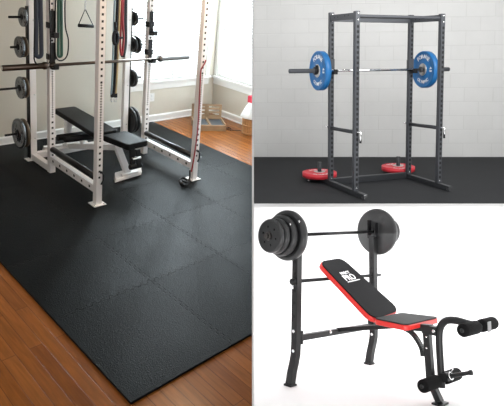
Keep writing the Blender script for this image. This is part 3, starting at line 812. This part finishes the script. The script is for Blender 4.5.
CW = .948
bc = thing('weight_bench', 'black and red weight bench with barbell uprights and leg rollers', 'weight bench', MC_, (.474, -.3, 0))
S3 = .050
for x in (0, CW):
    b = MB(M_BKTUBE)
    path = [(x, .048, .012), (x, .034, .09), (x, .015, .16), (x, .003, .215), (x, 0, .29), (x, 0, 1.02)]
    for k in range(len(path)-1): pass
    # continuous square tube through the bend
    A = [Vector(p) for p in path]; rings = []
    for p in A:
        rings.append([b.bm.verts.new(p+Vector((sx*S3/2, sy*S3/2, 0))) for sx, sy in ((-1, -1), (1, -1), (1, 1), (-1, 1))])
    for k in range(len(rings)-1):
        for j in range(4): b.bm.faces.new((rings[k][j], rings[k][(j+1) % 4], rings[k+1][(j+1) % 4], rings[k+1][j]))
    b.bm.faces.new(list(reversed(rings[0]))); b.bm.faces.new(rings[-1])
    for z in (.47, .56, .64, .76, .84): b.lathe((x-S3/2, 0, z), (-1, 0, 0), [(0, .011), (.001, .011), (.0015, 0)], M_RECESS_SHADE, 14)
    for z in (.37, .24): b.lathe((x-S3/2, 0, z), (-1, 0, 0), [(0, .012), (.006, .011), (.008, 0)], M_CHROME, 12)
    b.build('upright', bc, bevel=.004)
    b = MB(M_BLACK); b.box((x, .048, .007), (.070, .065, .014)); b.build('foot_cap', bc, bevel=.004)
    b = MB(M_BLACK)                                        # bar cradle
    b.box((x, .035, 1.075), (.052, .012, .15)); b.box((x, -.035, 1.07), (.052, .012, .12)); b.box((x, 0, 1.018), (.052, .075, .014)); b.build('bar_rest', bc, bevel=.003)
b = MB(M_BKTUBE); b.beam((S3/2, 0, .320), (CW-S3/2, 0, .305), .035, .040)
b.lathe((.36, -.018, .325), (0, -1, 0), [(0, .012), (.006, .012), (.008, 0)], M_CHROME, 12)
b.box((.035, 0, .325), (.022, .056, .09)); b.box((CW-.035, 0, .325), (.022, .056, .09)); b.build('lower_crossbar', bc, bevel=.003)
b = MB(M_BKTUBE); b.tube([(-.05, -.0, .705), (CW+.10, 0, .70)], .0125, n=14)
b.lathe((-.055, 0, .705), (1, 0, 0), [(0, 0), (0, .022), (.03, .022), (.03, 0)], n=16); b.tube([(-.045, 0, .69), (-.055, -.01, .655)], .006, M_CHROME, n=8)
b.build('backrest_bar', bc)
b = MB(M_BKTUBE); b.beam((.474, .0, .325), (.474, -.58, .445), .030, .030); b.build('spine_tube', bc, bevel=.003)
b = MB(M_BKTUBE); b.beam((.474, -.55, .438), (.474, -.77, .455), .05, .045)
pp = bez([(.474, -.56, .425), (.474, -.63, .40), (.474, -.69, .33), (.474, -.705, .27)], 6)
for k in range(len(pp)-1): b.beam(pp[k], pp[k+1], .035, .022, up=(0, 1, .3))
b.build('seat_support', bc, bevel=0)
b = MB(M_BKTUBE)
pth = [(.474, -.735, .47), (.474, -.755, .12), (.474, -.815, .012)]
b.beam(pth[0], pth[1], .045, .045, up=(0, 1, 0)); b.beam((.474, -.748, .135), pth[2], .045, .04, up=(0, 1, 0))
for z in (.40, .33): b.lathe((.474-.0225, -.742, z), (-1, 0, 0), [(0, .007), (.003, .007), (.004, 0)], M_CHROME, 10)
b.build('front_leg', bc, bevel=.003)
b = MB(M_BLACK); b.box((.474, -.815, .006), (.10, .07, .012)); b.build('front_foot', bc, bevel=.004)
b = MB(M_BKTUBE); b.box((.474, -.765, .445), (.062, .10, .055)); b.lathe((.474-.031, -.80, .445), (-1, 0, 0), [(0, .011), (.006, .010), (.008, 0)], M_CHROME, 14); b.build('pivot_bracket', bc, bevel=.003)

# upholstery
def two_tone(name, cx0, y0, z0, cx1, y1, z1, w0, w1, t, mt, r0=.05):
    sd, d, up, L, P = pad(name, bc, cx0, y0, z0, cx1, y1, z1, w0, w1, t, r=r0)
    b = MB(M_REDV); b.prism(P, up*(t*.80)); ob = b.build(name, bc, bevel=.006)
    ctr = sum(P, Vector())/len(P)
    Q = [ctr + (p-ctr)*.985 + up*t*.80 for p in P]
    b = MB(mt); b.prism(Q, up*(t*.20)); tp = b.build(name+'_cover', ob, bevel=.007, label='black upholstered top' if name == 'backrest' else 'dark grey upholstered top'); tp.modifiers['edge'].segments = 3
    return sd, d, up, L, ob
sd, d, up, L, BACK = two_tone('backrest', .497, -.425, .490, .440, .048, .843, .385, .325, .045, M_BKV, .07)
two_tone('seat', .500, -.70, .492, .490, -.43, .490, .46, .39, .042, M_SEATV, .035)
# printed mark on the backrest
ctr = Vector((.497, -.425, .490)) + d*L*.655 + up*.0012
Mt = Matrix.Identity(4); Mt.col[0] = (*sd, 0); Mt.col[1] = (*d, 0); Mt.col[2] = (*up, 0); Mt.col[3] = (*ctr, 1)
b = MB(M_LOGO); b.text('PRO', .078, Mt @ Matrix.Translation((0, -.005, 0))); b.text('MARCY', .036, Mt @ Matrix.Translation((0, .046, 0)))
b.prism([Mt @ Vector(p) for p in ((-.075, -.046, 0), (.095, -.046, 0), (.095, -.038, 0), (-.075, -.038, 0))], up*.0008)
b.build('logo_print', BACK)

# leg developer
b = MB(M_BKTUBE)
arm = bez([(.474, -.83, .105), (.474, -.825, .25), (.474, -.822, .40), (.474, -.835, .475), (.474, -.875, .518), (.474, -.94, .530), (.474, -1.02, .522), (.474, -1.09, .517)], 6)
b.tube(arm, .0235, n=14); b.build('leg_developer', bc)
def foam(x0, x1, y, z, r):
    b = MB(M_FOAM); b.lathe((x0, y, z), (1, 0, 0), [(0, 0), (0, r*.5), (.004, r*.8), (.012, r*.97), (.02, r), (x1-x0-.02, r), (x1-x0-.012, r*.97), (x1-x0-.004, r*.8), (x1-x0, r*.5), (x1-x0, 0)], n=28)
    fr_ = b.build('foam_roller', bc)
    b = MB(M_BKTUBE); b.lathe((x0-.002, y, z), (1, 0, 0), [(0, 0), (0, .013), (.003, .014)], n=14)
    b.lathe((x1+.002, y, z), (-1, 0, 0), [(0, 0), (0, .013), (.003, .014)], n=14); b.build('roller_axle', fr_)
foam(.245, .450, -1.09, .517, .039); foam(.495, .690, -1.09, .517, .039)
b = MB(mat('grey_print_label', (.25, .25, .25), .6)); b.box((.532, -1.130, .515), (.045, .004, .060)); b.build('roller_tag', bc)
foam(.225, .425, -.83, .152, .039); foam(.510, .700, -.83, .152, .039)
b = MB(M_BKTUBE); b.beam((.474, -.84, .165), (.474, -.88, .180), .05, .05); b.lathe((.474, -.87, .178), (0, -.94, .34), [(0, .014), (.15, .012), (.16, .016), (.175, .016), (.178, 0)], n=16); b.build('weight_peg', bc)
b = MB(M_CHROME); b.tube(arc((.474, -.895, .187), .022, 0, 2*PI, 16, (1, 0, 0), (0, .34, .94))[:-1], .003, n=6, closed=True)
b.tube([(.474, -.895, .207), (.480, -.91, .235)], .0035, n=6); b.tube([(.455, -.89, .18), (.44, -.90, .20)], .0035, n=6); b.build('spring_clip', bc)

# barbell and plates in room c
def bz(x): return 1.028+.026*(x/CW)
t = thing('barbell', 'thin black barbell resting on the black bench uprights', 'barbell', MC_, (.474, 0, bz(.474)))
b = MB(M_BLACK); b.tube([(-.315, 0, bz(-.315)), (CW+.265, 0, bz(CW+.265))], .0125, n=16); b.build('shaft', t)
for x, s in ((-.315, -1), (CW+.265, 1)):
    b = MB(M_DSTEEL if s < 0 else M_BLACK); b.lathe((x-s*.03, 0, bz(x)), (s, 0, 0), [(0, .014), (0, .030), (.022, .030), (.024, .020), (.04, .018), (.042, 0)], n=8, smooth=False); b.build('star_collar', t)
def vinyl_plate(x, s, r, tk, label):
    o = (x, 0, bz(x)); th_ = thing('weight_plate', label, 'weight plate', MC_, o, 'dark vinyl plates on the bench barbell')
    b = MB(M_CONC); b.lathe(o, (s, 0, 0), [(-tk/2, .015), (-tk/2, r*.9), (-tk*.35, r*.985), (-tk*.1, r), (tk*.15, r), (tk*.38, r*.97), (tk/2, r*.88), (tk*.44, r*.84), (tk*.44, r*.30), (tk/2, r*.26), (tk/2, .015), (-tk/2, .015)], n=52)
    b.build('disc', th_)
    b = MB(M_BLACK if r < .13 else M_CHROME)
    n_ = 6 if r < .13 else 1
    for k in range(n_):
        a = 2*PI*k/6+.3; rad = r*.55 if r < .13 else r*.93
        u = Vector((0, math.cos(a), math.sin(a))) if n_ == 6 else Vector((0, -.80, .60))
        for sg in (1, -1):
            if n_ == 1 and sg == -1: continue
            b.lathe(Vector(o)+u*rad+Vector((sg*s*tk*.43, 0, 0)), (sg*s, 0, 0), [(0, .009), (.004, .008), (.005, 0)], n=12)
    b.build('rivet', th_)
for s, x, side in ((-1, 0, 'left'), (1, CW, 'right')):
    q = ((.108, .176, .060), (.172, .142, .056), (.226, .122, .050), (.273, .115, .042)) if s < 0 else ((.062, .192, .050), (.122, .145, .052), (.176, .122, .050), (.226, .115, .044))
    vinyl_plate(x+s*q[0][0], s, q[0][1], q[0][2], 'largest dark vinyl plate innermost on the %s bar end' % side)
    vinyl_plate(x+s*q[1][0], s, q[1][1], q[1][2], 'medium dark vinyl plate in the middle of the %s bar end' % side)
    vinyl_plate(x+s*q[2][0], s, q[2][1], q[2][2], 'small dark vinyl plate third out on the %s bar end' % side)
    vinyl_plate(x+s*q[3][0], s, q[3][1], q[3][2], 'small dark vinyl plate outermost on the %s bar end' % side)

# ================================================================== LIGHT
def area(name, M, loc, target, sx, sy, power, col=(1, 1, 1), spread=None):
    l = bpy.data.lights.new(name, 'AREA'); l.shape = 'RECTANGLE'; l.size = sx; l.size_y = sy; l.energy = power; l.color = col
    if spread: l.spread = spread
    o = bpy.data.objects.new(name, l); C.objects.link(o)
    loc = M @ Vector(loc); tg = M @ Vector(target)
    o.matrix_world = Matrix.Translation(loc) @ (tg-loc).to_track_quat('-Z', 'Y').to_matrix().to_4x4()
    return o
area('daylight_back', MA, (2.33, BW+.30, 1.14), (2.33, 0, 1.14), 1.6, 1.30, 64, (.84, .95, 1))
area('daylight_back_upper', MA, (2.33, BW+.30, 2.08), (2.33, 0, 1.1), 1.45, .50, 330, (.80, .93, 1))
area('daylight_side', MA, (RW+.22, 1.83, 1.14), (0, 1.83, 1.14), .50, 1.30, 26, (.84, .95, 1))
area('daylight_side_upper', MA, (RW+.22, 1.90, 2.08), (0, 1.80, 1.1), .34, .50, 120, (.82, .94, 1))
area('ceiling_lamp', MA, (.75, -.6, 2.62), (.75, -.6, 0), .30, .30, 20, (1, .74, .50))
area('room_fill', MA, (-1.4, -.6, 2.6), (-1.2, .6, 0), 1.6, 1.6, 9, (1, .88, .78))
area('daylight_left', MA, (-3.1, -1.6, 1.6), (0, .2, .9), 1.2, 1.3, 25, (.96, .98, 1))
area('studio_overhead', MB_, (.9, -3.0, 2.95), (1.4, 1.6, .55), 3.6, 1.5, 185)
ID = Matrix.Identity(4)
area('sweep_front', ID, P3(1.35, -1.45, 1.9), P3(1.0, -.9, 5.0), 1.2, .9, 12, spread=math.radians(110))
area('sweep_side', ID, P3(3.2, -1.34, 4.6), P3(.8, -1.34, 5.0), 2.0, 1.0, 27)
oc = P3(1.3, -1.03, 5.1)
area('sweep_overhead', ID, oc, oc-SLAB_N, 2.2, 2.2, 28)

pl = bpy.data.lights.new('edge_fill', 'POINT'); pl.energy = 22; pl.shadow_soft_size = .08  # added fill that whitens the partition's front edge, not a lamp of the room
po = bpy.data.objects.new('edge_fill', pl); C.objects.link(po); po.location = P3(.02, .95, 1.6)
w = bpy.data.worlds.new('World'); bpy.context.scene.world = w; w.use_nodes = True
w.node_tree.nodes['Background'].inputs[0].default_value = (1, 1, 1, 1); w.node_tree.nodes['Background'].inputs[1].default_value = .37

# ================================================================== CAMERA
cd = bpy.data.cameras.new('camera'); cam = bpy.data.objects.new('camera', cd); C.objects.link(cam)
cam.matrix_world = CAM; cd.sensor_fit = 'HORIZONTAL'; cd.sensor_width = 36; cd.lens = 36*FPX/504
cd.shift_y = -(203-120)/504; cd.clip_start = .05
bpy.context.scene.camera = cam
for o_ in bpy.data.objects:
    if '_o' in o_: del o_['_o']
vs = bpy.context.scene.view_settings
vs.view_transform = 'Standard'; vs.look = 'None'; vs.exposure = 0; vs.gamma = 1; vs.use_curve_mapping = False
